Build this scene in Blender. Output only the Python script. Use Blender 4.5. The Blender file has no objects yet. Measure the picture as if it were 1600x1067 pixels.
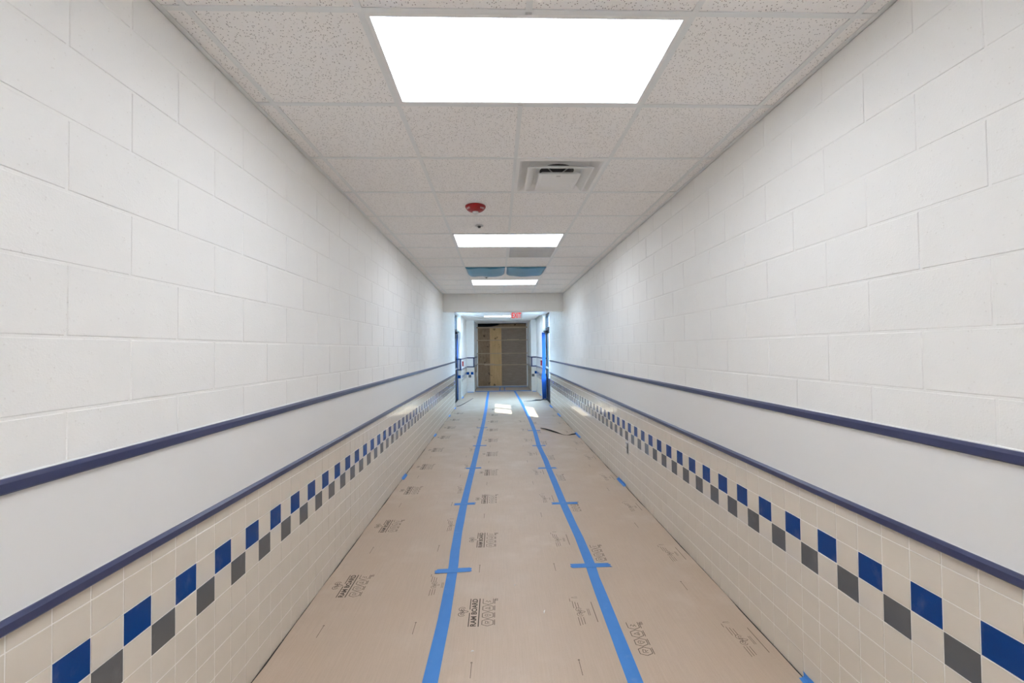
import bpy, bmesh, math, random
from mathutils import Matrix, Vector
random.seed(7)
F = 0.3048                      # everything below is laid out in feet: X right, Y along the corridor, Z up
scn = bpy.context.scene
COL = scn.collection

# ------------------------------------------------------------------ camera
EYE = 5.1538
def cam_axes(yaw, pitch, roll):
    cy, sy, cp, sp, cr, sr = math.cos(yaw), math.sin(yaw), math.cos(pitch), math.sin(pitch), math.cos(roll), math.sin(roll)
    Ry = Matrix(((cy, 0, -sy), (0, 1, 0), (sy, 0, cy)))
    Rx = Matrix(((1, 0, 0), (0, cp, sp), (0, -sp, cp)))
    Rz = Matrix(((cr, sr, 0), (-sr, cr, 0), (0, 0, 1)))
    return Rz @ Rx @ Ry
_M = cam_axes(0.0310, 0.0189, 0.0117)
def _w(v): return Vector((v[0], v[2], -v[1]))
_r, _u, _b = _w(_M[0]), -_w(_M[1]), -_w(_M[2])
cam_d = bpy.data.cameras.new('camera')
cam_d.sensor_width = 36.0
cam_d.lens = 36.0 * 686.13 / 1600.0
cam_d.clip_start = 0.05
cam = bpy.data.objects.new('camera', cam_d)
COL.objects.link(cam)
cam.matrix_world = Matrix(((_r.x, _u.x, _b.x, 0), (_r.y, _u.y, _b.y, 0), (_r.z, _u.z, _b.z, EYE * F), (0, 0, 0, 1)))
scn.camera = cam

# ------------------------------------------------------------------ sky, sun, exposure
world = bpy.data.worlds.new('sky')
scn.world = world
world.use_nodes = True
_bg = world.node_tree.nodes['Background']
_bg.inputs['Color'].default_value = (0.50, 0.72, 1.0, 1)
_bg.inputs['Strength'].default_value = 36.0
sun_d = bpy.data.lights.new('sun', 'SUN')
sun_d.energy = 24.0
sun_d.angle = math.radians(0.5)
sun_d.color = (1.0, 0.95, 0.87)
sun = bpy.data.objects.new('sun', sun_d)
COL.objects.link(sun)
_dir = Vector((1.0, -0.9, -1.107))          # from the open left side, slightly towards the viewer
sun.rotation_euler = _dir.to_track_quat('-Z', 'Y').to_euler()
PANEL = 9.7                                 # emission of the lay-in light panels
scn.view_settings.view_transform = 'Standard'
scn.view_settings.look = 'None'
scn.view_settings.gamma = 1.0
scn.view_settings.use_curve_mapping = False
scn.view_settings.exposure = 0.0
scn.cycles.max_bounces = 16
scn.cycles.diffuse_bounces = 12
scn.cycles.glossy_bounces = 4

# ------------------------------------------------------------------ dimensions (feet)
XL, XR = -3.92, 4.69
CH = 9.173                       # main ceiling
VC = 8.85                        # lower ceiling of the far vestibule
WALL_END_L, WALL_END_R = 39.6, 40.2
HEAD0, HEAD1, HEADB = 31.45, 32.15, 7.91
C0, Z0 = 0.405, 5.152            # ceiling grid origin
RAIL_U = (4.066, 4.19)
RAIL_L = (2.968, 3.088)

# ------------------------------------------------------------------ materials
def sr(r, g, b):
    f = lambda c: ((c / 255 + 0.055) / 1.055) ** 2.4 if c > 10 else c / 255 / 12.92
    return (f(r), f(g), f(b), 1)
class NT:
    def __init__(s, name):
        s.m = bpy.data.materials.new(name); s.m.use_nodes = True
        s.t = s.m.node_tree; s.b = s.t.nodes['Principled BSDF']
        s.pos = None
    def n(s, ty, **kw):
        nd = s.t.nodes.new(ty)
        for k, v in kw.items():
            if k in nd.inputs: nd.inputs[k].default_value = v
            else: setattr(nd, k, v)
        return nd
    def l(s, a, b): s.t.links.new(a, b)
    def P(s):
        if s.pos is None: s.pos = s.n('ShaderNodeNewGeometry').outputs['Position']
        return s.pos
    def noise(s, scale, detail=3, rough=0.55, vec=None):
        nd = s.n('ShaderNodeTexNoise'); nd.inputs['Scale'].default_value = scale
        nd.inputs['Detail'].default_value = detail; nd.inputs['Roughness'].default_value = rough
        s.l(vec or s.P(), nd.inputs['Vector']); return nd.outputs['Fac']
    def ramp(s, fac, p0, p1, c0=(0, 0, 0, 1), c1=(1, 1, 1, 1)):
        nd = s.n('ShaderNodeValToRGB'); e = nd.color_ramp.elements
        e[0].position, e[0].color, e[1].position, e[1].color = p0, c0, p1, c1
        s.l(fac, nd.inputs['Fac']); return nd.outputs['Color']
    def mix(s, fac, a, b, blend='MIX'):
        nd = s.n('ShaderNodeMix', data_type='RGBA', blend_type=blend)
        for sock, v in ((nd.inputs[0], fac), (nd.inputs[6], a), (nd.inputs[7], b)):
            if hasattr(v, 'is_linked'): s.l(v, sock)
            else: sock.default_value = v
        return nd.outputs[2]
    def bump(s, h, strength, dist, prev=None):
        nd = s.n('ShaderNodeBump'); nd.inputs['Strength'].default_value = strength; nd.inputs['Distance'].default_value = dist
        s.l(h, nd.inputs['Height'])
        if prev: s.l(prev, nd.inputs['Normal'])
        s.l(nd.outputs['Normal'], s.b.inputs['Normal']); return nd.outputs['Normal']
    def scaled(s, x, y, z):
        nd = s.n('ShaderNodeVectorMath', operation='MULTIPLY'); nd.inputs[1].default_value = (x, y, z)
        s.l(s.P(), nd.inputs[0]); return nd.outputs[0]
    def set(s, color=None, rough=0.5, spec=0.5, metal=0.0, coat=0.0):
        if color is not None:
            if hasattr(color, 'is_linked'): s.l(color, s.b.inputs['Base Color'])
            else: s.b.inputs['Base Color'].default_value = color
        s.b.inputs['Roughness'].default_value = rough
        s.b.inputs['Specular IOR Level'].default_value = spec
        s.b.inputs['Metallic'].default_value = metal
        s.b.inputs['Coat Weight'].default_value = coat
        return s.m
def plain(name, c, rough=0.5, spec=0.5, metal=0.0, var=0.06, coat=0.0, sc=30):
    t = NT(name)
    d = tuple(x * (1 - var) for x in c[:3]) + (1,)
    col = t.mix(t.noise(sc, 3), d, c)
    return t.set(col, rough, spec, metal, coat)
MAT = {}
def mk_paint():
    t = NT('block_paint')
    a = t.noise(9, 2)
    col = t.mix(a, (0.82, 0.812, 0.785, 1), (0.85, 0.842, 0.815, 1))
    v = t.n('ShaderNodeTexVoronoi'); v.inputs['Scale'].default_value = 120; t.l(t.P(), v.inputs['Vector'])
    sel = t.ramp(t.noise(60, 2), 0.60, 0.66)
    pit = t.mix(1.0, t.ramp(v.outputs['Distance'], 0.12, 0.34, (1, 1, 1, 1), (0, 0, 0, 1)), sel, 'MULTIPLY')
    col = t.mix(pit, col, (0.72, 0.70, 0.665, 1))
    m = t.set(col, 0.5, 0.35)
    n1 = t.bump(t.noise(170, 4, 0.6), 0.35, 0.0022)
    t.bump(t.ramp(t.noise(60, 3), 0.55, 0.75), 0.25, 0.0016, n1)
    return m
MAT['paint'] = mk_paint()
MAT['panel'] = plain('wall_sheet', (0.77, 0.765, 0.75, 1), 0.42, 0.4, var=0.02, sc=4)
def mk_rail():
    t = NT('navy_rail'); col = t.mix(t.noise(14, 3), (0.038, 0.046, 0.112, 1), (0.047, 0.056, 0.132, 1))
    return t.set(col, 0.32, 0.5)
MAT['rail'] = mk_rail()
def mk_tile(name, a, b, rough=0.12, smear=0.0, spec=0.45):
    t = NT(name); col = t.mix(t.noise(11, 3), a, b)
    if smear:
        s_ = t.ramp(t.noise(16, 5, 0.6, t.scaled(1, 1, 0.6)), 0.56, 0.85)
        sc = t.mix(smear, (0, 0, 0, 1), s_)
        col = t.mix(sc, col, (0.34, 0.34, 0.36, 1))
    m = t.set(col, rough, spec)
    t.bump(t.noise(7, 2), 0.10, 0.004)
    return m
MAT['tile'] = mk_tile('cream_glaze', (0.645, 0.585, 0.50, 1), (0.695, 0.635, 0.55, 1), 0.075)
MAT['blue'] = mk_tile('blue_glaze', (0.002, 0.042, 0.205, 1), (0.003, 0.052, 0.245, 1), 0.11, 0.15, 0.2)
MAT['grey'] = mk_tile('grey_glaze', (0.105, 0.105, 0.107, 1), (0.125, 0.125, 0.126, 1), 0.16, 0.22)
MAT['grout'] = plain('grout', (0.86, 0.83, 0.78, 1), 0.8, 0.2)
def mk_board():
    t = NT('floor_board')
    base = t.mix(t.noise(1.6, 4), (0.51, 0.395, 0.298, 1), (0.585, 0.465, 0.36, 1))
    fib = t.noise(5, 5, 0.7, t.scaled(22, 0.9, 1))
    base = t.mix(t.ramp(fib, 0.35, 0.75), base, (0.495, 0.385, 0.29, 1))
    spk = t.ramp(t.noise(240, 2), 0.66, 0.72)
    base = t.mix(spk, base, (0.40, 0.305, 0.228, 1))
    d1 = t.ramp(t.noise(2.3, 6, 0.62), 0.50, 0.74)
    d2 = t.ramp(t.noise(0.8, 3), 0.42, 0.70)
    dust = t.mix(1.0, d1, d2, 'MULTIPLY')
    dust = t.mix(1.0, dust, (0.75, 0.75, 0.75, 1), 'MULTIPLY')
    base = t.mix(dust, base, (0.72, 0.64, 0.565, 1))
    m = t.set(base, 0.40, 0.5)
    t.bump(t.noise(3.0, 3), 0.25, 0.008)
    rr = t.ramp(t.noise(4, 4), 0.3, 0.7, (0.33, 0.33, 0.33, 1), (0.47, 0.47, 0.47, 1))
    t.l(rr, t.b.inputs['Roughness'])
    return m
MAT['board'] = mk_board()
def mk_tape():
    t = NT('blue_tape')
    col = t.mix(t.noise(18, 4, 0.6, t.scaled(1, 0.5, 1)), (0.048, 0.215, 0.60, 1), (0.075, 0.265, 0.66, 1))
    w = t.ramp(t.noise(9, 5, 0.65), 0.60, 0.85)
    w = t.mix(1.0, w, (0.35, 0.35, 0.35, 1), 'MULTIPLY')
    col = t.mix(w, col, (0.38, 0.46, 0.62, 1))
    m = t.set(col, 0.55, 0.35)
    t.bump(t.noise(60, 3, 0.6, t.scaled(1, 0.25, 1)), 0.25, 0.001)
    return m
MAT['tape'] = mk_tape()
MAT['ink'] = plain('print_ink', (0.105, 0.080, 0.062, 1), 0.7, 0.2, var=0.35, sc=60)
MAT['ink_faint'] = plain('faint_ink', (0.20, 0.155, 0.118, 1), 0.7, 0.2, var=0.3, sc=60)
def mk_ctile():
    t = NT('mineral_tile')
    v = t.n('ShaderNodeTexVoronoi'); v.inputs['Scale'].default_value = 125; t.l(t.P(), v.inputs['Vector'])
    dot = t.ramp(v.outputs['Distance'], 0.20, 0.36, (1, 1, 1, 1), (0, 0, 0, 1))
    sp = t.n('ShaderNodeSeparateColor'); t.l(v.outputs['Color'], sp.inputs[0])
    sel = t.ramp(sp.outputs[0], 0.50, 0.54)
    dot = t.mix(1.0, dot, sel, 'MULTIPLY')
    col = t.mix(t.noise(55, 3), (0.89, 0.875, 0.86, 1), (0.93, 0.92, 0.91, 1))
    col = t.mix(dot, col, (0.36, 0.345, 0.33, 1))
    m = t.set(col, 0.9, 0.15)
    t.bump(t.noise(140, 4, 0.65), 0.5, 0.002)
    return m
MAT['ctile'] = mk_ctile()
MAT['tee'] = plain('white_tee', (0.80, 0.82, 0.82, 1), 0.4, 0.4, var=0.03)
MAT['whitemetal'] = plain('white_enamel', (0.84, 0.84, 0.83, 1), 0.28, 0.5, var=0.03)
MAT['deck'] = plain('unlit_black', (0.03, 0.028, 0.026, 1), 0.9, 0.1)  # near-black colour stands in for the unlit plenum and far void
MAT['black'] = plain('black_rubber', (0.012, 0.011, 0.010, 1), 0.6, 0.3)
MAT['darkmetal'] = plain('dark_duct', (0.035, 0.034, 0.034, 1), 0.5, 0.4)
MAT['galv'] = plain('galvanised', (0.62, 0.62, 0.62, 1), 0.4, 0.5, metal=0.4, var=0.2)
MAT['bronze'] = plain('bronze_frame', (0.022, 0.024, 0.034, 1), 0.35, 0.5, var=0.15)
MAT['red'] = plain('red_plastic', (0.36, 0.010, 0.014, 1), 0.35, 0.5, var=0.1)
MAT['lens'] = plain('clear_lens', (0.80, 0.80, 0.78, 1), 0.15, 0.6)
MAT['white'] = plain('white_plastic', (0.80, 0.80, 0.79, 1), 0.4, 0.4)
MAT['film'] = plain('blue_film', (0.05, 0.27, 0.44, 1), 0.32, 0.5, var=0.28, sc=7)
MAT['mask'] = plain('masking_blue', (0.006, 0.075, 0.33, 1), 0.5, 0.3, var=0.3, sc=9)
MAT['slab'] = plain('floor_slab', (0.06, 0.055, 0.05, 1), 0.8, 0.2, var=0.3, sc=6)
MAT['conc'] = plain('outdoor_concrete', (0.45, 0.43, 0.40, 1), 0.85, 0.2, var=0.2, sc=2)
MAT['brickwall'] = plain('brick', (0.30, 0.155, 0.105, 1), 0.85, 0.2, var=0.4, sc=5)
def mk_wood(name, a, b, stretch, knots):
    t = NT(name)
    col = t.mix(t.ramp(t.noise(2.2, 6, 0.65, t.scaled(*stretch)), 0.3, 0.7), a, b)
    if knots:
        k = t.ramp(t.noise(4.5, 2), 0.66, 0.74)
        col = t.mix(k, col, tuple(x * 0.35 for x in a[:3]) + (1,))
    m = t.set(col, 0.75, 0.25)
    t.bump(t.noise(30, 4), 0.3, 0.003)
    return m
MAT['ply_pale'] = mk_wood('pale_plywood', (0.552, 0.342, 0.150, 1), (0.696, 0.450, 0.228, 1), (9, 9, 1.0), True)
MAT['ply_brown'] = mk_wood('brown_plywood', (0.240, 0.150, 0.084, 1), (0.360, 0.234, 0.144, 1), (5, 5, 2.2), True)
MAT['ply_grey'] = mk_wood('greyed_plywood', (0.252, 0.182, 0.134, 1), (0.336, 0.252, 0.190, 1), (2, 2, 8), False)
MAT['stud'] = mk_wood('lumber', (0.46, 0.33, 0.21, 1), (0.56, 0.42, 0.28, 1), (1.2, 1.2, 9), False)
def mk_emit(name, c, s):
    t = NT(name); t.set((0.9, 0.9, 0.9, 1), 0.4)
    t.b.inputs['Emission Color'].default_value = c; t.b.inputs['Emission Strength'].default_value = s
    return t.m
MAT['panel_light'] = mk_emit('light_diffuser', (0.93, 0.995, 1.09, 1), PANEL)
MAT['exit_red'] = mk_emit('exit_letters', (1.0, 0.02, 0.015, 1), 0.8)
MAT['exit_red'].node_tree.nodes['Principled BSDF'].inputs['Base Color'].default_value = (0.7, 0.02, 0.02, 1)
def mk_glass():
    m = bpy.data.materials.new('window_glass'); m.use_nodes = True; t = m.node_tree; t.nodes.clear()
    o = t.nodes.new('ShaderNodeOutputMaterial'); mx = t.nodes.new('ShaderNodeMixShader')
    tr = t.nodes.new('ShaderNodeBsdfTransparent'); gl = t.nodes.new('ShaderNodeBsdfGlossy'); fr = t.nodes.new('ShaderNodeLayerWeight')
    tr.inputs['Color'].default_value = (0.86, 0.93, 0.95, 1); gl.inputs['Roughness'].default_value = 0.02
    mp = t.nodes.new('ShaderNodeMath'); mp.operation = 'MULTIPLY_ADD'; mp.inputs[1].default_value = 0.35; mp.inputs[2].default_value = 0.03
    pw = t.nodes.new('ShaderNodeMath'); pw.operation = 'POWER'; pw.inputs[1].default_value = 4.0
    t.links.new(fr.outputs['Facing'], pw.inputs[0]); t.links.new(pw.outputs[0], mp.inputs[0])
    t.links.new(mp.outputs[0], mx.inputs[0]); t.links.new(tr.outputs[0], mx.inputs[1]); t.links.new(gl.outputs[0], mx.inputs[2])
    t.links.new(mx.outputs[0], o.inputs['Surface']); return m
MAT['glass'] = mk_glass()
def mk_fartile():
    t = NT('far_wall_tile')
    sw = t.n('ShaderNodeSeparateXYZ'); t.l(t.P(), sw.inputs[0])
    ad = t.n('ShaderNodeMath', operation='ADD'); t.l(sw.outputs[0], ad.inputs[0]); t.l(sw.outputs[1], ad.inputs[1])
    cb = t.n('ShaderNodeCombineXYZ'); t.l(ad.outputs[0], cb.inputs[0]); t.l(sw.outputs[2], cb.inputs[1])
    br = t.n('ShaderNodeTexBrick'); br.offset = 0.0
    br.inputs['Scale'].default_value = 1.0; br.inputs['Brick Width'].default_value = 0.36 * F; br.inputs['Row Height'].default_value = 0.347 * F
    br.inputs['Mortar Size'].default_value = 0.0012
    br.inputs['Color1'].default_value = (0.70, 0.65, 0.58, 1); br.inputs['Color2'].default_value = (0.67, 0.62, 0.55, 1); br.inputs['Mortar'].default_value = (0.78, 0.74, 0.68, 1)
    t.l(cb.outputs[0], br.inputs['Vector'])
    return t.set(br.outputs['Color'], 0.16, 0.5)
MAT['fartile'] = mk_fartile()

# ------------------------------------------------------------------ geometry helpers
def link(name, me, parent=None, loc=None):
    o = bpy.data.objects.new(name, me); COL.objects.link(o)
    if parent is not None: o.parent = parent
    if loc is not None: o.location = [c * F for c in loc]
    return o
def tag(o, label=None, cat=None, group=None, kind=None):
    if label: o['label'] = label
    if cat: o['category'] = cat
    if group: o['group'] = group
    if kind: o['kind'] = kind
    return o
def thing(name, loc, label, cat, group=None, rz=0):
    o = bpy.data.objects.new(name, None); COL.objects.link(o)
    o.location = [c * F for c in loc]; o.rotation_euler.z = rz; o.empty_display_size = 0.05
    return tag(o, label, cat, group)
class MB:
    def __init__(s): s.v = []; s.f = []
    def add(s, vs, fs):
        n = len(s.v); s.v += [tuple(v) for v in vs]; s.f += [tuple(i + n for i in f) for f in fs]
        return s
    def box(s, x0, x1, y0, y1, z0, z1, ch=0.0):
        if ch <= 0:
            return s.add([(x0, y0, z0), (x1, y0, z0), (x1, y1, z0), (x0, y1, z0), (x0, y0, z1), (x1, y0, z1), (x1, y1, z1), (x0, y1, z1)],
                         [(0, 3, 2, 1), (4, 5, 6, 7), (0, 1, 5, 4), (1, 2, 6, 5), (2, 3, 7, 6), (3, 0, 4, 7)])
        bm = bmesh.new(); bmesh.ops.create_cube(bm, size=1.0)
        for v in bm.verts: v.co = ((x0 + x1) / 2 + v.co.x * (x1 - x0), (y0 + y1) / 2 + v.co.y * (y1 - y0), (z0 + z1) / 2 + v.co.z * (z1 - z0))
        bmesh.ops.bevel(bm, geom=bm.edges[:], offset=ch, segments=1, affect='EDGES')
        bm.verts.index_update()
        s.add([v.co[:] for v in bm.verts], [[v.index for v in f.verts] for f in bm.faces]); bm.free(); return s
    def prism(s, poly, axis, a, b):
        """extrude a 2-D outline along an axis; outline coordinates are the two other axes in xyz order"""
        n = len(poly)
        def p(q, t):
            return (t, q[0], q[1]) if axis == 0 else (q[0], t, q[1]) if axis == 1 else (q[0], q[1], t)
        return s.add([p(q, a) for q in poly] + [p(q, b) for q in poly],
                     [tuple(range(n))[::-1], tuple(range(n, 2 * n))] + [(i, (i + 1) % n, n + (i + 1) % n, n + i) for i in range(n)])
    def lathe(s, prof, c=(0, 0, 0), seg=24):
        vs, fs = [], []
        for r, z in prof:
            for k in range(seg):
                a = 2 * math.pi * k / seg; vs.append((c[0] + r * math.cos(a), c[1] + r * math.sin(a), c[2] + z))
        for i in range(len(prof) - 1):
            for k in range(seg):
                k2 = (k + 1) % seg; fs.append((i * seg + k, i * seg + k2, (i + 1) * seg + k2, (i + 1) * seg + k))
        fs.append(tuple(range(seg))[::-1]); fs.append(tuple((len(prof) - 1) * seg + k for k in range(seg)))
        return s.add(vs, fs)
    def tube(s, pts, rad, seg=8):
        vs, fs = [], []; n = len(pts)
        for i, p in enumerate(pts):
            p = Vector(p); d = (Vector(pts[min(i + 1, n - 1)]) - Vector(pts[max(i - 1, 0)])).normalized()
            u = d.cross(Vector((0, 0, 1)))
            u = u.normalized() if u.length > 1e-4 else Vector((1, 0, 0)); w = u.cross(d)
            r = rad[i] if isinstance(rad, (list, tuple)) else rad
            for k in range(seg):
                a = 2 * math.pi * k / seg; vs.append(p + u * (r * math.cos(a)) + w * (r * math.sin(a)))
        for i in range(n - 1):
            for k in range(seg):
                k2 = (k + 1) % seg; fs.append((i * seg + k, i * seg + k2, (i + 1) * seg + k2, (i + 1) * seg + k))
        fs.append(tuple(range(seg))[::-1]); fs.append(tuple((n - 1) * seg + k for k in range(seg)))
        return s.add(vs, fs)
    def mesh(s, name, mat, fix=True, smooth=False):
        me = bpy.data.meshes.new(name)
        me.from_pydata([(a * F, b * F, c * F) for a, b, c in s.v], [], s.f)
        if fix:
            bm = bmesh.new(); bm.from_mesh(me); bmesh.ops.recalc_face_normals(bm, faces=bm.faces[:]); bm.to_mesh(me); bm.free()
        if smooth:
            for p in me.polygons: p.use_smooth = True
        me.materials.append(MAT[mat]); return me
    def build(s, name, mat, parent=None, loc=None, fix=True, smooth=False):
        return link(name, s.mesh(name, mat, fix, smooth), parent, loc)
def struct(o, label, cat): return tag(o, label, cat, kind='structure')

_cache = {}
def plate(side, sa, sb, th, ch, mat):
    """chamfered plate; side 'L' faces +X, 'R' faces -X, 'F' faces -Y (to the viewer), 'C' faces down. sa x sb face, th deep, origin at the face centre"""
    key = (side, round(sa, 3), round(sb, 3), th, ch, mat)
    if key in _cache: return _cache[key]
    a, b = sa / 2, sb / 2
    def P(u, v, n):
        return {'L': (n, u, v), 'R': (-n, u, v), 'F': (u, -n, v), 'C': (u, v, -n)}[side]
    vs = [P(u, v, -th) for u, v in ((-a, -b), (a, -b), (a, b), (-a, b))] + [P(u, v, -ch) for u, v in ((-a, -b), (a, -b), (a, b), (-a, b))]
    vs += [P(u, v, 0) for u, v in ((-a + ch, -b + ch), (a - ch, -b + ch), (a - ch, b - ch), (-a + ch, b - ch))]
    m = MB().add(vs, [(0, 1, 2, 3), (8, 9, 10, 11)] + [(i, (i + 1) % 4, 4 + (i + 1) % 4, 4 + i) for i in range(4)] + [(4 + i, 4 + (i + 1) % 4, 8 + (i + 1) % 4, 8 + i) for i in range(4)])
    me = m.mesh('plate_' + mat, mat); _cache[key] = me
    return me

# ------------------------------------------------------------------ side walls
def side_wall(side):
    L = side == 'L'
    X = XL if L else XR
    n = 1 if L else -1
    end = WALL_END_L if L else WALL_END_R
    word = 'left' if L else 'right'
    xb = X - n * 0.66
    lo, hi = sorted((xb, X - n * 0.007))
    w = MB().box(lo, hi, -16, end - 0.005, 0, CH + 0.4).build('wall_' + word, 'paint')
    struct(w, f'{word} corridor wall of white painted block above cream tile', 'wall')
    # painted concrete blocks
    pitch, J = 1.38, 0.024
    lines = [4.13 + 0.0, 4.65, 5.317, 5.984, 6.651, 7.318, 7.985, 8.652, CH + 0.03]
    ph = (4.105, 4.80) if L else (4.01, 4.712)
    for c in range(8):
        z0, z1 = lines[c], lines[c + 1]
        k = c % 2
        y = ph[k] - pitch * 2
        while y < end:
            y0, y1 = y, min(y + pitch, end + J / 2)
            if y1 - y0 > 0.08 and y1 > 2.0:
                sa, sb = y1 - y0 - J, z1 - z0 - J
                o = link('concrete_block', plate(side, sa, sb, 0.05, 0.008, 'paint'), w, (X + random.uniform(-.0015, .0015), (y0 + y1) / 2, (z0 + z1) / 2))
            y += pitch
    # smooth sheet between the rails
    a, b = sorted((X - n * 0.02, X + n * 0.012))
    y = 0.0
    MB().box(a, b, -15.9, end, RAIL_L[1] - 0.02, RAIL_U[0] + 0.02).build('wall_sheet', 'panel', w)
    # grout bed and tiles
    a, b = sorted((X - n * 0.02, X - n * 0.0055))
    MB().box(a, b, -15.9, end - 0.002, 0, RAIL_L[0] + 0.03).build('grout_bed', 'grout', w)
    rows = [0.0, 0.377, 0.724, 1.071, 1.418, 1.765, 2.113, 2.457, 2.804, 2.975]
    tp, g = 0.367, 0.0125
    y0 = 4.004 if L else 4.217
    ks = range(int((2.0 - y0) / tp) - 1, int((end - y0) / tp) + 1)
    cream = 0
    rest = MB()
    for k in ks:
        ya, yb = y0 + k * tp, min(y0 + (k + 1) * tp, end)
        if yb - ya < 0.1: continue
        for r in range(9):
            za, zb = rows[r], rows[r + 1]
            isblue = r == 6 and (k % 2 == (0 if L else 1))
            isgrey = r == 5 and (k % 2 == (1 if L else 0))
            sa, sb = yb - ya - g, zb - za - g
            c = (X, (ya + yb) / 2, (za + zb) / 2)
            tx, tz = random.gauss(0, 0.0035), random.gauss(0, 0.0035)
            if isblue or isgrey:
                o = link('blue_tile' if isblue else 'grey_tile', plate(side, sa, sb, 0.018, 0.0025, 'blue' if isblue else 'grey'), w, c)
                o.rotation_euler = (0, tx, tz)
            elif cream < 300:
                o = link('cream_tile', plate(side, sa, sb, 0.018, 0.0025, 'tile'), w, c)
                o.rotation_euler = (0, tx, tz); cream += 1
            else:
                h = 0.0025
                pts = []
                for u, v, d in ((-1, -1, 0), (1, -1, 0), (1, 1, 0), (-1, 1, 0)):
                    pts.append((X + n * (u * sa / 2 * tz * -n + v * sb / 2 * tx * n), c[1] + u * (sa / 2 - h), c[2] + v * (sb / 2 - h)))
                bk = [(X - n * 0.015, c[1] + u * sa / 2, c[2] + v * sb / 2) for u, v in ((-1, -1), (1, -1), (1, 1), (-1, 1))]
                rest.add(pts + bk, [(0, 1, 2, 3)] + [(i, (i + 1) % 4, 4 + (i + 1) % 4, 4 + i) for i in range(4)])
    o = rest.build('cream_tile_field', 'tile', w); o['kind'] = 'stuff'
    # rails
    for i, (z0, z1) in enumerate((RAIL_U, RAIL_L)):
        prof = [(X - n * 0.01, z0), (X + n * 0.048, z0), (X + n * 0.060, z0 + 0.014), (X + n * 0.060, z1 - 0.036), (X + n * 0.032, z1 - 0.006), (X - n * 0.01, z1)]
        t = MB().prism(prof, 1, -15.9, end + 0.01).build('trim_%d' % (1 + i + (0 if L else 2)), 'rail')
        struct(t, f'{"upper" if i == 0 else "lower"} navy rail running along the {word} corridor wall', 'trim')
    for z in (RAIL_U[1], RAIL_L[1]):  # thin white bead along the top of each rail
        MB().prism([(X - n * 0.005, z - 0.006), (X + n * 0.016, z - 0.004), (X + n * 0.012, z + 0.006), (X - n * 0.005, z + 0.012)], 1, -15.9, end).build('white_bead', 'white', w)
    return w
wallL = side_wall('L')
wallR = side_wall('R')

# ------------------------------------------------------------------ floor slab, back wall, ceiling
fl = MB().box(-14, 15, -16.2, 64, -0.5, 0).build('floor', 'slab'); struct(fl, 'dark floor slab hidden under brown protective board', 'floor')
bw = MB().box(XL - 0.6, XR + 0.6, -16.6, -16.0, 0, CH + 0.4).build('wall_back', 'paint'); struct(bw, 'white painted wall closing the corridor behind the viewer', 'wall')
ce = MB().box(XL - 0.7, XR + 0.7, -16.2, HEAD1, CH + 0.42, CH + 0.6).build('ceiling', 'deck')
struct(ce, 'suspended ceiling of speckled white tiles in a metal grid', 'ceiling')
LIGHT_ROWS = (0, 5, 10, -5)
ROWN = -11
cols = [(XL + 0.02, C0 - 4)] + [(C0 + 2 * j, C0 + 2 * j + 2) for j in (-2, -1, 0, 1)] + [(C0 + 4, XR - 0.02)]
def used(row, ci):
    if row in LIGHT_ROWS and ci in (2, 3): return True
    return (row, ci) in ((2, 3), (6, 3))
tw = 0.078
for row in range(-4, 14):
    ya, yb = Z0 + 2 * row, min(Z0 + 2 * row + 2, HEAD0 - 0.02)
    if yb - ya < 0.15: continue
    for ci, (xa, xb) in enumerate(cols):
        if used(row, ci): continue
        if row < -2: continue
        s0, s1 = xb - xa - 0.02, yb - ya - 0.02
        o = link('ceiling_tile', plate('C', s0, s1, 0.05, 0.006, 'ctile'), ce, ((xa + xb) / 2, (ya + yb) / 2, CH + 0.012 + random.uniform(0, 0.004)))
MB().box(XL, XR, -16, Z0 - 4.0, CH + 0.012, CH + 0.05).build('ceiling_tile_field', 'ctile', ce)
for j in (-2, -1, 0, 1, 2):
    x = C0 + 2 * j
    if j == 0:
        segs = [(-15, Z0 - 10), (Z0 - 8, Z0), (Z0 + 2, Z0 + 10), (Z0 + 12, Z0 + 20), (Z0 + 22, HEAD0)]
    else: segs = [(-15, HEAD0)]
    for a, b in segs:
        MB().box(x - tw / 2, x + tw / 2, a, b, CH, CH + 0.02).box(x - 0.01, x + 0.01, a, b, CH + 0.02, CH + 0.15).build('grid_runner', 'tee', ce)
for row in range(-2, 14):
    y = Z0 + 2 * row
    if y > HEAD0: continue
    for ci, (xa, xb) in enumerate(cols):
        a, b = xa + (tw / 2 if ci else 0), xb - (tw / 2 if ci < 5 else 0)
        key = ('tee', round(b - a, 3))
        if key not in _cache: _cache[key] = MB().box(-(b - a) / 2, (b - a) / 2, -tw / 2, tw / 2, 0.001, 0.014).box(-(b - a) / 2, (b - a) / 2, -0.008, 0.008, 0.014, 0.12).mesh('cross_tee', 'tee')
        link('cross_tee', _cache[key], ce, ((a + b) / 2, y, CH))
for X, n in ((XL, 1), (XR, -1)):
    a, b = sorted((X, X + n * 0.075)); c, d = sorted((X, X + n * 0.008))
    MB().box(a, b, -15, HEAD0, CH - 0.004, CH + 0.006).box(c, d, -15, HEAD0, CH - 0.004, CH + 0.08).build('wall_angle', 'tee', ce)

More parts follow.
